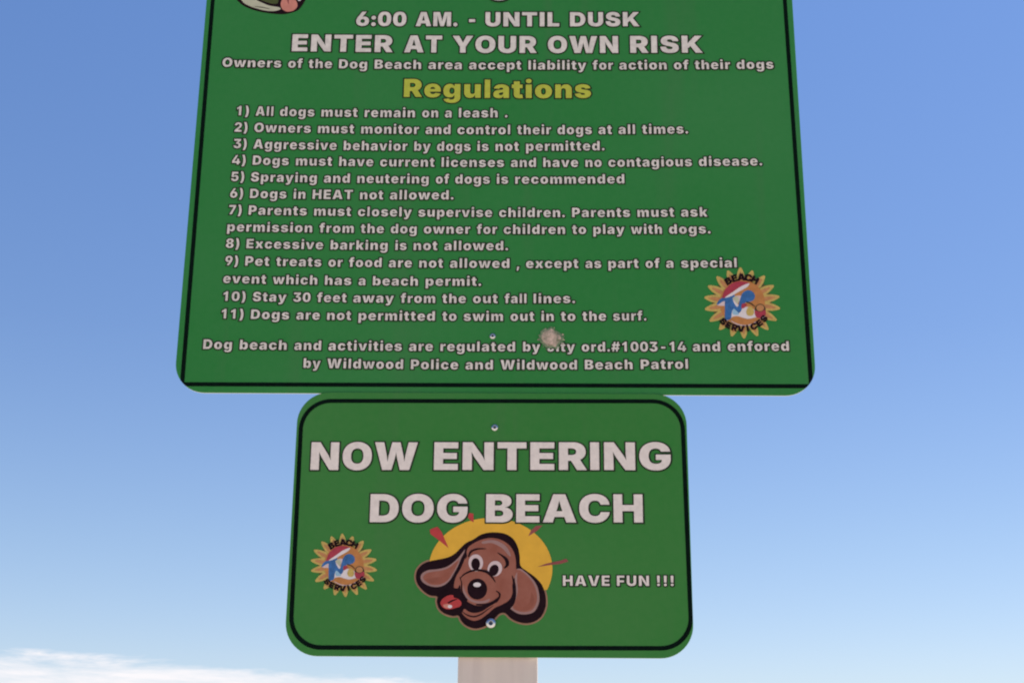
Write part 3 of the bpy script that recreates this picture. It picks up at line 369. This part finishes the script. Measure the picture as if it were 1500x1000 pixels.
def build_post():
    a, b_ = ray(670.6, 985, 0.0), ray(787.6, 985, 0.0)
    x0, x1 = a.x, b_.x; wd = x1 - x0; cx = (x0 + x1) / 2
    m = bpy.data.materials.new('weathered_pine'); m.use_nodes = True; t = m.node_tree; b = t.nodes['Principled BSDF']
    c = N(t, 'ShaderNodeTexCoord'); mm = N(t, 'ShaderNodeMapping'); mm.inputs['Scale'].default_value = (1, 1, 0.05); L(t, c.outputs['Object'], mm.inputs[0])
    n = N(t, 'ShaderNodeTexNoise'); n.inputs['Scale'].default_value = 75; n.inputs['Detail'].default_value = 6; n.inputs['Distortion'].default_value = 0.6; L(t, mm.outputs[0], n.inputs['Vector'])
    r = N(t, 'ShaderNodeValToRGB'); e = r.color_ramp.elements; e[0].position = 0.25; e[0].color = (0.53, 0.46, 0.415, 1); e[1].position = 0.72; e[1].color = (0.615, 0.535, 0.48, 1)
    L(t, n.outputs[0], r.inputs[0])
    n3 = N(t, 'ShaderNodeTexNoise'); n3.inputs['Scale'].default_value = 14; n3.inputs['Detail'].default_value = 3; L(t, c.outputs['Object'], n3.inputs['Vector'])
    x = N(t, 'ShaderNodeMix', data_type='RGBA', blend_type='MULTIPLY'); x.inputs[0].default_value = 0.3; L(t, r.outputs[0], x.inputs[6]); L(t, n3.outputs[1], x.inputs[7])
    x.inputs[0].default_value = 0.12
    L(t, x.outputs[2], b.inputs['Base Color']); b.inputs['Roughness'].default_value = 0.85
    bp = N(t, 'ShaderNodeBump'); bp.inputs['Strength'].default_value = 0.35; bp.inputs['Distance'].default_value = 0.002; L(t, n.outputs[0], bp.inputs['Height']); L(t, bp.outputs[0], b.inputs['Normal'])
    root = empty('wooden_post', (cx, wd / 2 + 0.0002, 0), 'square weathered wooden post carrying the two green signs, seen below the lower one', 'post')
    bm = bmesh.new(); hgt = BASE_Z + 0.3048 + 0.93
    bmesh.ops.create_cube(bm, size=1); bmesh.ops.scale(bm, vec=(wd, wd, hgt + 0.25), verts=bm.verts); bmesh.ops.translate(bm, vec=(0, 0, (hgt - 0.25) / 2), verts=bm.verts)
    bmesh.ops.bevel(bm, geom=[e_ for e_ in bm.edges], offset=0.0015, segments=2, profile=0.5, affect='EDGES')
    me = bpy.data.meshes.new('shaft'); bm.to_mesh(me); me.materials.append(m)
    link('shaft', me, root)
build_post()

# ------------------------------------------------------------------ sign panels
def rounded(x0, x1, z0, z1, r, n=12):
    o = []
    for cx, cz, a in ((x1 - r, z1 - r, 0), (x0 + r, z1 - r, 90), (x0 + r, z0 + r, 180), (x1 - r, z0 + r, 270)):
        for i in range(n + 1):
            t = math.radians(a + 90 * i / n); o.append((cx + r * math.cos(t), cz + r * math.sin(t)))
    return o
TH = 0.002
def panel(parent, outline, green, back=0.0):
    """sheet metal: printed green face, bare aluminium edge with a tiny roll-over, bare back"""
    bm = bmesh.new(); n = len(outline)
    inn = clockwise(outline)[::-1]
    small = grow(inn, 0.00035)      # counter-clockwise loop: left is inwards
    f0 = [bm.verts.new((x, -TH, z)) for x, z in small]
    f1 = [bm.verts.new((x, -TH + 0.0004, z)) for x, z in inn]
    f2 = [bm.verts.new((x, 0, z)) for x, z in inn]
    a = bm.faces.new(f0); a.material_index = 0
    for i in range(n):
        j = (i + 1) % n
        q = bm.faces.new((f0[i], f1[i], f1[j], f0[j])); q.material_index = 0
        q = bm.faces.new((f1[i], f2[i], f2[j], f1[j])); q.material_index = 1
    q = bm.faces.new(f2[::-1]); q.material_index = 1
    bmesh.ops.recalc_face_normals(bm, faces=bm.faces)
    me = bpy.data.meshes.new('panel'); bm.to_mesh(me); me.materials.append(M[green]); me.materials.append(M['alu'])
    return link('panel', me, parent)
def bolt(parent, px, py, Y, r=0.0042, tilt=0):
    """zinc button-head screw on a thin washer with a socket recess"""
    q = ray(px, py, Y); o = parent.location; c = (q.x - o.x, q.z - o.z); y0 = Y - o.y
    prof = [(1.0, 0.0), (1.02, 0.0006), (0.97, 0.0011), (0.86, 0.0017), (0.68, 0.0023), (0.5, 0.0026), (0.42, 0.0026), (0.36, 0.0018), (0.0, 0.0014)]
    bm = bmesh.new(); rings = []; seg = 20
    for k, (rr, h) in enumerate(prof):
        if rr == 0: rings.append([bm.verts.new((c[0], y0 - h, c[1]))]); continue
        rings.append([bm.verts.new((c[0] + rr * r * math.cos(2 * math.pi * i / seg), y0 - h, c[1] + rr * r * math.sin(2 * math.pi * i / seg))) for i in range(seg)])
    for k in range(len(rings) - 1):
        for i in range(seg):
            j = (i + 1) % seg
            if len(rings[k + 1]) == 1: f = bm.faces.new((rings[k][i], rings[k][j], rings[k + 1][0]))
            else: f = bm.faces.new((rings[k][i], rings[k][j], rings[k + 1][j], rings[k + 1][i]))
            f.material_index = 1 if k >= 6 else 0; f.smooth = True
    bmesh.ops.recalc_face_normals(bm, faces=bm.faces)
    me = bpy.data.meshes.new('bolt'); bm.to_mesh(me); me.materials.append(M['zinc']); me.materials.append(M['recess'])
    ob = link('bolt', me, parent)
    return ob

# ---- upper sign
YB = -TH                                  # its printed face
WL, HL, CX = 0.7609, 0.9144, 0.003
ZB = BASE_Z + 0.3048 + 0.0003
big = empty('regulations_sign', (CX, -0.0001, ZB), 'large green metal sign listing eleven numbered dog regulations, upper of the two on the post', 'sign')
out = rounded(-WL / 2, WL / 2, 0, HL, 0.0375)
panel(big, out, 'green_big')
def bl(px, py): q = ray(px, py, YB); return (q.x - CX, q.z - ZB)
F = Face()
def strip(p, q, wpx):
    a, b_ = Vector(bl(*p)), Vector(bl(*q)); d_ = (b_ - a).normalized(); a = a - d_ * 0.03; b_ = b_ + d_ * 0.03
    n_ = Vector((-d_.y, d_.x)) * wpx / 1262 / 2; return [tuple(a + n_), tuple(b_ + n_), tuple(b_ - n_), tuple(a - n_)]
e1, e2 = bl(311.5, 0), bl(268, 545)
kx_l = lambda py: 311.8 + (268.2 - 311.8) * py / 545
kx_r = lambda py: 1149.5 + (1186.8 - 1149.5) * py / 545
F.area([strip((kx_l(-330), -330), (kx_l(563), 563), 6.4), strip((kx_r(-330), -330), (kx_r(566), 566), 6.4), strip((266, 562.6), (1188, 565.6), 6.4), out], 0.0003 + TH, 'black', keep=lambda ws: any(ws[:3]) and ws[3])
F.build('border_line', big)
# printed lines: text, left end, right end, baseline halfway, capital height in the photograph
for txt, p0, p1, mid, cap, kw in (
    ('6:00 AM. - UNTIL DUSK', (521.6, 38.6), (936.7, 39.2), 39.4, 20.6, dict(outline=0.06, weight=0, space=1.15, track=0.035, words=[609, 687, 711, 835])),
    ('ENTER AT YOUR OWN RISK', (427.4, 75.6), (1029.3, 77.8), 78.2, 24.6, dict(outline=0.05, weight=0, space=1.1, track=0.03, words=[592, 662.7, 802.7, 923.3])),
    ('Owners of the Dog Beach area accept liability for action of their dogs', (325.5, 98.6), (1133.3, 101.4), 102.6, 13.4, dict(outline=0.1, space=1.15, track=0.055, words=[422, 452, 496.4, 548.6, 627.4, 687, 774, 868, 907, 987, 1017.7, 1079])),
    ('Regulations', (591.5, 142.4), (865.7, 144.0), 144.2, 26.2, dict(outline=0.045, weight=0, material='yellow_text', label='yellow heading', track=0.03)),
    ('1) All dogs must remain on a leash .', (346.7, 169.6), (743.5, 172.7), 172.3, 13.8, dict(words=[374.3, 410, 470.7, 534, 618.3, 651.7, 672, 739.5])),
    ('2) Owners must monitor and control their dogs at all times.', (343.3, 193.6), (1008, 196.2), 197.3, 13.8, dict(words=[372.3, 465.7, 529, 623.3, 670, 757.5, 816.6, 876.6, 906, 940.5])),
    ('3) Aggressive behavior by dogs is not permitted.', (341.8, 217.6), (885.6, 220.8), 221.5, 13.8, dict(words=[371, 503.3, 606.7, 640, 699.3, 725.7, 770.4])),
    ('4) Dogs must have current licenses and have no contagious disease.', (339.8, 241.4), (1116.6, 242.9), 245.3, 13.8, dict(words=[370, 433.3, 496.7, 556.7, 646.7, 748.3, 795.6, 857.4, 891, 1023.6])),
    ('5) Spraying and neutering of dogs is recommended', (338.4, 265.8), (914.7, 269.2), 269.4, 13.8, dict(words=[367.3, 474.3, 523.3, 638.3, 666.7, 727.7, 754.5])),
    ('6) Dogs in HEAT not allowed.', (336.8, 290), (664.4, 292.7), 292.3, 13.8, dict(words=[366, 430, 457.7, 527.3, 571])),
    ('7) Parents must closely supervise children. Parents must ask', (335, 314.4), (1036.5, 317.6), 318.3, 13.8, dict(words=[364, 460, 524.3, 612.7, 731, 837.9, 933.6, 997.5])),
    ('permission from the dog owner for children to play with dogs.', (332.6, 339.2), (1041, 342.4), 342.9, 13.8, dict(words=[467.7, 528.3, 572.3, 620.7, 698.3, 737.7, 838, 869, 924, 980])),
    ('8) Excessive barking is not allowed.', (330.6, 363.4), (744.4, 367), 366.3, 13.8, dict(words=[360.7, 484, 579, 605.7, 650.7])),
    ('9) Pet treats or food are not allowed , except as part of a special', (329.6, 388.8), (1079.4, 392.0), 392.8, 13.8, dict(words=[359, 404.3, 481, 511, 569.3, 614, 659, 756.7, 770.4, 857.4, 891, 945.6, 975.6, 997.5])),
    ('event which has a beach permit.', (326.6, 414.7), (705, 419), 418, 13.8, dict(words=[399.3, 475.7, 525, 546, 623.3])),
    ('10) Stay 30 feet away from the out fall lines.', (326.8, 440.8), (842.4, 444.2), 443.8, 13.8, dict(words=[370, 429.3, 464.3, 517.3, 586.7, 647.7, 692.7, 739, 781.5])),
    ('11) Dogs are not permitted to swim out in to the surf.', (324.4, 466.6), (947, 469.6), 470, 14, dict(words=[367.3, 434, 479, 525, 647.7, 679, 747.7, 793, 821.4, 853, 898])),
    ('Dog beach and activities are regulated by city ord.#1003-14 and enfored', (297.4, 511.2), (1156, 514), 514.8, 14.2, dict(words=[351, 431, 481, 599, 645, 766, 801, 852, 1014.6, 1066])),
    ('by Wildwood Police and Wildwood Beach Patrol', (444.4, 538.8), (1008, 540.2), 541.4, 14.2, dict(words=[479, 601.7, 681.7, 733, 856.5, 938.4])),
    ('g', (714, -11), (749, -11), -11, 44, dict(outline=0.05)),
):
    k = dict(material='white_small', outline=0.09, space=1.2, track=0.06, weight=-0.012 * 1000); k.update(kw)
    text_line(big, txt, p0, p1, cap, YB, mid, h=0.0007 + TH, **k)

# emblem: ray sun with an umbrella scene, the same print on both signs
def emblem(parent, tf, Y, sx, h, name='emblem'):
    """tf maps the emblem's own drawing units (y down, centre 540,510) to the face"""
    F = Face(); mp_ = lambda pts: [tf((x - 540), (y - 510)) for x, y in pts]
    tips = [(515, 60), (670, 100), (825, 165), (940, 290), (1012, 430), (1020, 580), (975, 730), (870, 850), (735, 930), (565, 962), (405, 935), (250, 850), (125, 740), (65, 590), (60, 440), (105, 295), (215, 175), (355, 100)]
    F.area([mp_(ellipse(535, 508, 380, 360, 40))], h, 'olive')
    for k, (tx, ty) in enumerate(tips):
        a = Vector((535, 508)); t = Vector((tx, ty)); d_ = (t - a); ln = d_.length; d_.normalize(); n_ = Vector((-d_.y, d_.x))
        def petal(w_, r0, r1):
            pr = [(r0, w_ * .62), (r0 + (r1 - r0) * .35, w_), (r0 + (r1 - r0) * .65, w_ * .8), (r0 + (r1 - r0) * .86, w_ * .5), (r1, w_ * .2)]
            l = [tuple(a + d_ * r_ + n_ * q) for r_, q in pr]; r = [tuple(a + d_ * r_ - n_ * q) for r_, q in pr]; return l + r[::-1]
        F.area([mp_(petal(55, 230, ln))], h + 0.0001 + (k % 2) * 0.00003, 'gold')
        F.area([mp_(petal(27, 250, ln - 55))], h + 0.0002 + (k % 2) * 0.00003, 'ray_core')
    z = [h + 0.0003]
    def put(pts, m_, sm=True):
        F.area([mp_(smooth(pts, 4) if sm else pts)], z[0], m_); z[0] += 0.00002
    put(ellipse(540, 510, 290, 285, 40), 'orange', False)
    put([(225, 520), (300, 470), (420, 430), (520, 420), (520, 480), (400, 520), (330, 545), (240, 545)], 'eye_ring')
    put([(330, 470), (400, 455), (450, 500), (500, 540), (560, 560), (660, 570), (730, 650), (735, 700), (640, 720), (500, 690), (400, 705), (335, 720)], 'print_white')
    put([(215, 525), (250, 470), (330, 420), (430, 400), (440, 440), (400, 480), (300, 490), (235, 530)], 'blue')
    put([(325, 460), (400, 440), (440, 520), (480, 560), (510, 470), (540, 390), (600, 350), (660, 360), (700, 410), (690, 465), (640, 495), (590, 500), (555, 540), (530, 600), (500, 640), (460, 620), (420, 600), (405, 650), (390, 715), (325, 720), (318, 600)], 'blue')
    put([(415, 450), (470, 430), (500, 470), (480, 525), (450, 490)], 'cream')
    put([(420, 600), (440, 590), (500, 650), (470, 665), (420, 655)], 'light_blue')
    put([(540, 520), (600, 530), (570, 570), (530, 580)], 'crimson')
    put([(285, 440), (320, 345), (400, 268), (500, 236), (620, 255), (540, 300), (430, 375), (330, 440)], 'crimson')
    put([(318, 443), (420, 372), (530, 298), (628, 262), (600, 310), (490, 372), (400, 425)], 'print_white')
    put([(620, 560), (660, 560), (690, 620), (670, 670), (610, 670), (590, 620)], 'gold')
    put([(400, 700), (480, 680), (600, 715), (720, 695), (800, 690), (720, 760), (600, 795), (490, 790), (420, 755)], 'orange')
    put(brush([(395, 740), (500, 790), (620, 795), (740, 740), (830, 680)], [6, 14, 14, 14, 6]), 'eye_ring', False)
    put(ellipse(768, 605, 70, 82, 24), 'ink', False)
    put(ellipse(768, 575, 50, 42, 20), 'ray_core', False)
    put([(700, 610), (770, 625), (832, 600), (835, 670), (780, 705), (715, 690)], 'crimson')
    put(brush([(590, 500), (650, 520), (700, 560)], [14, 14, 10]), 'ink', False)
    # lettering round the rim
    def arc_text(txt, r, a0, a1, size, flip):
        n = len(txt)
        for k, ch in enumerate(txt):
            a = math.radians(a0 + (a1 - a0) * k / (n - 1)); v, t = glyph(ch, 18)
            cx, cy = 540 + r * math.cos(a) * 1.02, 510 - r * math.sin(a) * .97
            th = (a - math.pi / 2) if not flip else (a + math.pi / 2)
            gw = GLYPHS[ch][0] / 2; s_ = size / 1000
            vv = []
            for gx, gy in v:
                u, w_ = (gx - gw) * s_ * 1.12, (gy - 364) * s_
                vv.append(tf(cx + u * math.cos(th) - w_ * math.sin(th) - 540, cy - (u * math.sin(th) + w_ * math.cos(th)) - 510))
            F.add(vv, t, h + 0.0011, 'dog_black')
    arc_text('BEACH', 335, 122, 62, 118, False)
    arc_text('SERVICES', 342, 226, 322, 110, True)
    F.build(name, parent)
emblem(big, lambda dx, dy: bl(1087.2 + dx / 8.7, 443.8 + dy / 8.7), YB, 1, 0.0003 + TH)

# dog's muzzle printed at the upper left (only its chin reaches into the photograph)
F = Face()
Z5 = lambda pts: [bl(320 + x / 9.375, y / 9.375) for x, y in pts]
F.area([Z5(smooth([(240, -40), (300, 50), (400, 112), (550, 162), (700, 188), (850, 202), (960, 192), (1085, 150), (1165, 60), (1215, -60), (1240, -300), (1150, -620), (900, -760), (600, -740), (380, -560), (240, -300)]))], 0.0003 + TH, 'dog_black')
F.area([Z5(smooth([(300, -40), (345, 42), (450, 98), (600, 143), (740, 160), (845, 138), (835, 108), (700, 84), (600, 44), (500, -10), (400, -120), (310, -120)]))], 0.00045 + TH, 'cream')
F.area([Z5(brush([(500, 95), (600, 108), (700, 128)], [6, 12, 6]))], 0.0005 + TH, 'dog_black')
F.area([Z5(smooth([(870, 10), (856, 75), (885, 140), (950, 166), (1030, 152), (1082, 100), (1078, 40), (1030, -20), (940, -60)]))], 0.00045 + TH, 'pink')
F.area([Z5(brush([(960, -40), (955, 20), (968, 60)], [34, 20, 8]))], 0.00055 + TH, 'red_dull')
F.area([Z5(smooth([(1075, -20), (1110, 22), (1140, -10), (1120, -60)]))], 0.00045 + TH, 'print_white')
F.area([Z5(smooth([(560, -20), (640, 30), (760, 60), (820, 40), (800, -60), (640, -90)]))], 0.0004 + TH, 'olive')
F.area([Z5(smooth([(300, -300), (400, -520), (620, -700), (900, -720), (1120, -600), (1190, -320), (1140, -120), (900, -200), (600, -160), (360, -180)]))], 0.0006 + TH, 'dog_brown')
F.build('dog_picture', big)

# pale patch of residue over the word "city"
def residue():
    pts = smooth([(870, 300), (905, 225), (960, 190), (1040, 172), (1110, 215), (1165, 262), (1192, 330), (1150, 395), (1108, 445), (1010, 448), (960, 425), (905, 372)], 5)
    rnd = random.Random(3); cx, cy = 1035, 315
    pts = [(cx + (x - cx) * (1 + rnd.uniform(-.1, .06)), cy + (y - cy) * (1 + rnd.uniform(-.1, .06))) for x, y in pts]
    v, f = [], []; n = len(pts); o = 0.0009 + TH
    levels = [(1.0, 0), (.8, .00025), (.6, .0005), (.4, .0006)]
    for s_, h in levels:
        for x, y in pts:
            q = bl(690 + (cx + (x - cx) * s_) / 8.824, 460 + (cy + (y - cy) * s_) / 8.824); v.append((q[0], -(o + h + rnd.uniform(0, .0002) * (s_ < 1)), q[1]))
    q = bl(690 + cx / 8.824, 460 + cy / 8.824); v.append((q[0], -(o + .0006), q[1]))
    for k in range(3):
        for i in range(n): j = (i + 1) % n; f.append((k * n + i, k * n + j, (k + 1) * n + j, (k + 1) * n + i))
    for i in range(n): f.append((3 * n + i, 3 * n + (i + 1) % n, 4 * n))
    mi = [1] * n + [0] * (len(f) - n)
    for k in range(20):                       # flecks and thin streaks thrown out round the patch
        a = rnd.uniform(0, 2 * math.pi); r_ = rnd.uniform(.94, 1.1); s_ = rnd.uniform(4, 13); st = rnd.uniform(1, 2.6)
        px_, py_ = cx + math.cos(a) * 158 * r_, cy + math.sin(a) * 136 * r_; b0 = len(v)
        for j in range(7):
            t = 2 * math.pi * j / 7; u, w_ = s_ * st * math.cos(t), s_ * math.sin(t) * rnd.uniform(.7, 1.2)
            q = bl(690 + (px_ + u * math.cos(a) - w_ * math.sin(a)) / 8.824, 460 + (py_ + u * math.sin(a) + w_ * math.cos(a)) / 8.824); v.append((q[0], -(o + .00005), q[1]))
        f.append(tuple(range(b0, b0 + 7))); mi.append(rnd.choice((0, 1, 1)))
    me = bpy.data.meshes.new('residue_patch'); me.from_pydata(v, [], f); me.materials.append(M['splat']); me.materials.append(M['splat_thin']); me.polygons.foreach_set('material_index', mi); me.update()
    link('residue_patch', me, big)
residue()
bolt(big, 721.6, 492.6, YB, 0.0038)
bolt(big, 727, -345, YB, 0.0038)

# ---- lower sign
YS = -2 * TH - 0.0003
small = empty('entering_sign', (0, -TH - 0.0003, BASE_Z), 'smaller lower green metal sign reading NOW ENTERING DOG BEACH with a cartoon hound', 'sign')
out2 = rounded(-0.2286, 0.2286, 0, 0.3060, 0.0375)
panel(small, out2, 'green_small')
def sm(px, py): q = ray(px, py, YS); return (q.x, q.z - BASE_Z)
def ring(r_out, corners, rc, wpx):
    """rounded border through four measured corners"""
    c = [Vector(sm(*p)) for p in corners]   # tl, tr, br, bl
    def loop(d_):
        o = []
        for i in range(4):
            p = c[i]; a = (c[i - 1] - p).normalized(); b_ = (c[(i + 1) % 4] - p).normalized()
            r_ = rc - d_; q = p + (a + b_) * d_; k0 = q + a * r_; k1 = q + b_ * r_; ce = q + (a + b_) * r_
            for j in range(13):
                t = math.radians(90 * j / 12); o.append(tuple(ce - b_ * r_ * math.cos(t) - a * r_ * math.sin(t)))
        return o
    w_ = wpx / 1262 / 2; return loop(-w_), loop(w_)
o1, o2 = ring(0, [(442.8, 587), (998.6, 587.6), (1013.6, 949), (424.6, 947.6)], 0.0345, 6.2)
F = Face(); F.area([o1, o2], 0.0003 + TH, 'black', keep=lambda ws: bool(ws[0]) != bool(ws[1])); F.build('border_line', small)
for txt, p0, p1, cap, kw in (
    ('NOW', (454.6, 688), (611, 688), 40.4, {}), ('ENTERING', (635.5, 688), (982.8, 688.2), 40.4, {}),
    ('DOG', (541.6, 764.4), (684.6, 764.6), 41, {}), ('BEACH', (711.8, 764.6), (941.8, 764.8), 41, {}),
    ('HAVE FUN !!!', (824.3, 857.6), (987, 857.9), 15.4, dict(outline=0.08, track=0.06, weight=-14, space=0.9)),
):
    k = dict(outline=0.036, track=0.012, weight=0, shadow=0.00025); k.update(kw)
    text_line(small, txt, p0, p1, cap, YS, h=0.0007 + TH, **k)
emblem(small, lambda dx, dy: sm(503.8 + dx / 9.95, 827.4 + dy / 9.75), YS, 1, 0.0003 + TH)

# ---- cartoon hound in front of a yellow sun
ZA = lambda pts: [sm(580 + x / 4.76, 730 + y / 4.76) for x, y in pts]
F = Face(); H = 0.0003 + TH
sil = [(690, 235), (755, 243), (812, 275), (845, 325), (862, 390), (868, 465), (905, 500), (962, 540), (1012, 592), (1037, 650), (1046, 712), (1040, 765), (1012, 822), (965, 856), (908, 868), (850, 858), (800, 833), (762, 798), (724, 800), (690, 832), (648, 872), (600, 896), (545, 904), (490, 884), (455, 850), (436, 815), (395, 817), (340, 800), (300, 765), (285, 715), (288, 682), (238, 674), (190, 642), (156, 602), (140, 560), (144, 510), (170, 470), (215, 442), (290, 425), (358, 410), (408, 385), (450, 345), (490, 308), (540, 284), (590, 252), (640, 238)]
S0 = smooth(sil, 4)
F.area([ZA(clockwise(grow(clockwise(S0)[::-1], -12)))], H, 'halo')
sunp = ellipse(660, 490, 431, 356, 48, 0, 189, 384)
F.area([ZA(sunp + [(960, 640), (650, 600), (300, 500)])], H + 0.00012, 'sun_yellow')
for k, (pts, m_) in enumerate((
    ([(262, 205), (290, 195), (318, 230), (368, 345), (300, 290), (240, 245), (236, 215)], 'red'),
    ([(499, 110), (512, 100), (540, 104), (542, 165), (524, 155), (500, 128)], 'red'),
    ([(922, 262), (940, 225), (975, 190), (1022, 186), (980, 228)], 'red_dull'),
    ([(986, 475), (1048, 452), (1143, 432), (1188, 418), (1203, 438), (1145, 455), (1076, 462)], 'red_dull'))):
    F.area([ZA(pts)], H + 0.0002, m_)
F.area([ZA(S0)], H + 0.0003, 'dog_black')
z = H + 0.0004
def put(pts, m_, sm_=True, n=5):
    global z
    F.area([ZA(smooth(pts, n) if sm_ else pts)], z, m_); z += 0.00002
# ears
put([(172, 552), (182, 522), (225, 498), (295, 490), (355, 474), (405, 440), (445, 400), (482, 352), (478, 372), (455, 415), (432, 470), (408, 515), (380, 562), (340, 600), (285, 616), (228, 606), (188, 582)], 'dog_pale')
put([(190, 556), (205, 525), (250, 510), (320, 500), (375, 478), (420, 440), (440, 430), (420, 475), (395, 520), (365, 565), (325, 592), (280, 602), (230, 592)], 'dog_brown')
put([(205, 560), (260, 552), (330, 540), (372, 512), (362, 560), (320, 588), (270, 592), (225, 582)], 'dog_red_brown')
put([(858, 488), (882, 495), (940, 545), (982, 605), (1000, 680), (992, 742), (960, 790), (905, 806), (850, 800), (800, 768), (790, 752), (815, 715), (838, 640), (830, 570), (826, 520), (835, 495)], 'dog_pale')
put([(850, 500), (880, 508), (930, 552), (968, 612), (984, 680), (976, 735), (948, 776), (900, 790), (850, 782), (815, 758), (836, 700), (850, 640), (845, 570)], 'dog_brown')
put([(945, 650), (962, 690), (958, 740), (930, 772), (890, 782), (840, 772), (825, 750), (880, 752), (925, 728), (940, 690)], 'dog_red_brown')
# head and cheeks
put([(488, 385), (500, 345), (540, 312), (600, 285), (662, 274), (725, 284), (785, 320), (820, 368), (836, 430), (838, 485), (850, 500), (830, 540), (812, 600), (812, 660), (790, 705), (740, 738), (690, 760), (640, 802), (590, 838), (540, 850), (490, 828), (458, 788), (470, 740), (500, 700), (440, 640), (428, 640), (404, 618), (396, 592), (418, 545), (450, 490), (478, 425)], 'dog_brown')
put([(600, 300), (665, 288), (720, 300), (770, 335), (800, 390), (790, 400), (740, 345), (670, 310), (610, 315)], 'dog_pale')
# ink: ear seams, mouth
put(brush([(498, 330), (486, 370), (490, 400), (484, 420)], [14, 14, 12, 4]), 'dog_black', False)
put(brush([(478, 385), (458, 450), (425, 510), (395, 570), (382, 640)], [6, 15, 18, 30, 40]), 'dog_black', False)
put(brush([(838, 345), (850, 400), (850, 460), (840, 490)], [8, 22, 20, 5]), 'dog_black', False)
put(brush([(810, 535), (822, 590), (826, 660), (808, 725), (770, 765)], [5, 14, 26, 36, 40]), 'dog_black', False)
put([(395, 628), (430, 625), (446, 600), (452, 640), (470, 690), (510, 724), (560, 745), (615, 745), (665, 730), (705, 700), (720, 672), (726, 690), (700, 722), (650, 752), (600, 784), (550, 796), (510, 788), (478, 768), (462, 790), (430, 790), (380, 700)], 'dog_black')
put(brush([(462, 788), (500, 812), (545, 822), (592, 806), (640, 772), (680, 745)], [4, 9, 11, 9, 6, 2]), 'dog_black', False)
# muzzle, nose
put([(462, 600), (475, 555), (520, 520), (575, 508), (630, 522), (672, 560), (698, 605), (712, 655), (698, 690), (660, 712), (610, 726), (555, 722), (510, 700), (475, 655)], 'dog_brown')
put([(470, 600), (480, 640), (512, 690), (560, 712), (610, 712), (655, 698), (640, 722), (590, 730), (545, 724), (500, 700), (470, 655)], 'dog_pale')
put(brush([(446, 562), (470, 532), (520, 506), (575, 498), (632, 512), (672, 548), (694, 584)], [3, 9, 13, 15, 15, 12, 3]), 'dog_black', False)
put(brush([(446, 545), (458, 590), (458, 640), (485, 695)], [4, 8, 10, 14]), 'dog_black', False)
put(brush([(698, 642), (722, 662), (720, 690), (700, 726)], [5, 13, 13, 3]), 'dog_black', False)
put(brush([(560, 738), (620, 738), (670, 722), (716, 688)], [10, 14, 12, 6]), 'dog_black', False)
put(ellipse(567, 630, 69, 73, 36), 'dog_black', False)
put(ellipse(566, 600, 27, 16, 20), 'print_white', False)
# eyes and brows
put(ellipse(557, 448, 51, 60, 32), 'eye_ring', False)
put(ellipse(556, 456, 31, 42, 28), 'dog_black', False)
put(ellipse(690, 488, 50, 55, 32, 25), 'eye_ring', False)
put(ellipse(683, 500, 32, 42, 28, 25), 'dog_black', False)
put(brush([(604, 500), (640, 512), (672, 548), (694, 584)], [12, 15, 12, 3]), 'dog_black', False)
put(brush([(520, 505), (575, 497), (632, 512)], [12, 15, 14]), 'dog_black', False)
put(brush([(506, 408), (522, 372), (565, 352), (630, 350)], [9, 15, 12, 3]), 'dog_black', False)
put(brush([(710, 378), (748, 404), (772, 430), (776, 462), (754, 486)], [4, 14, 24, 22, 5]), 'dog_black', False)
# tongue
put([(310, 728), (326, 698), (362, 676), (398, 672), (404, 690), (432, 698), (456, 722), (450, 748), (415, 762), (368, 772), (328, 758)], 'red')
put([(330, 742), (345, 735), (372, 736), (388, 752), (366, 764), (338, 758)], 'pink')
put(brush([(362, 728), (392, 712), (428, 700)], [10, 12, 4]), 'dog_black', False)
put(ellipse(377, 752, 16, 12, 16), 'print_white', False)
F.build('hound_picture', small)
ZTOP = z
bolt(small, 724.6, 626.2, YS, 0.0042)
bolt(small, 719.0, 912.2, YS - 0.0022, 0.0056)
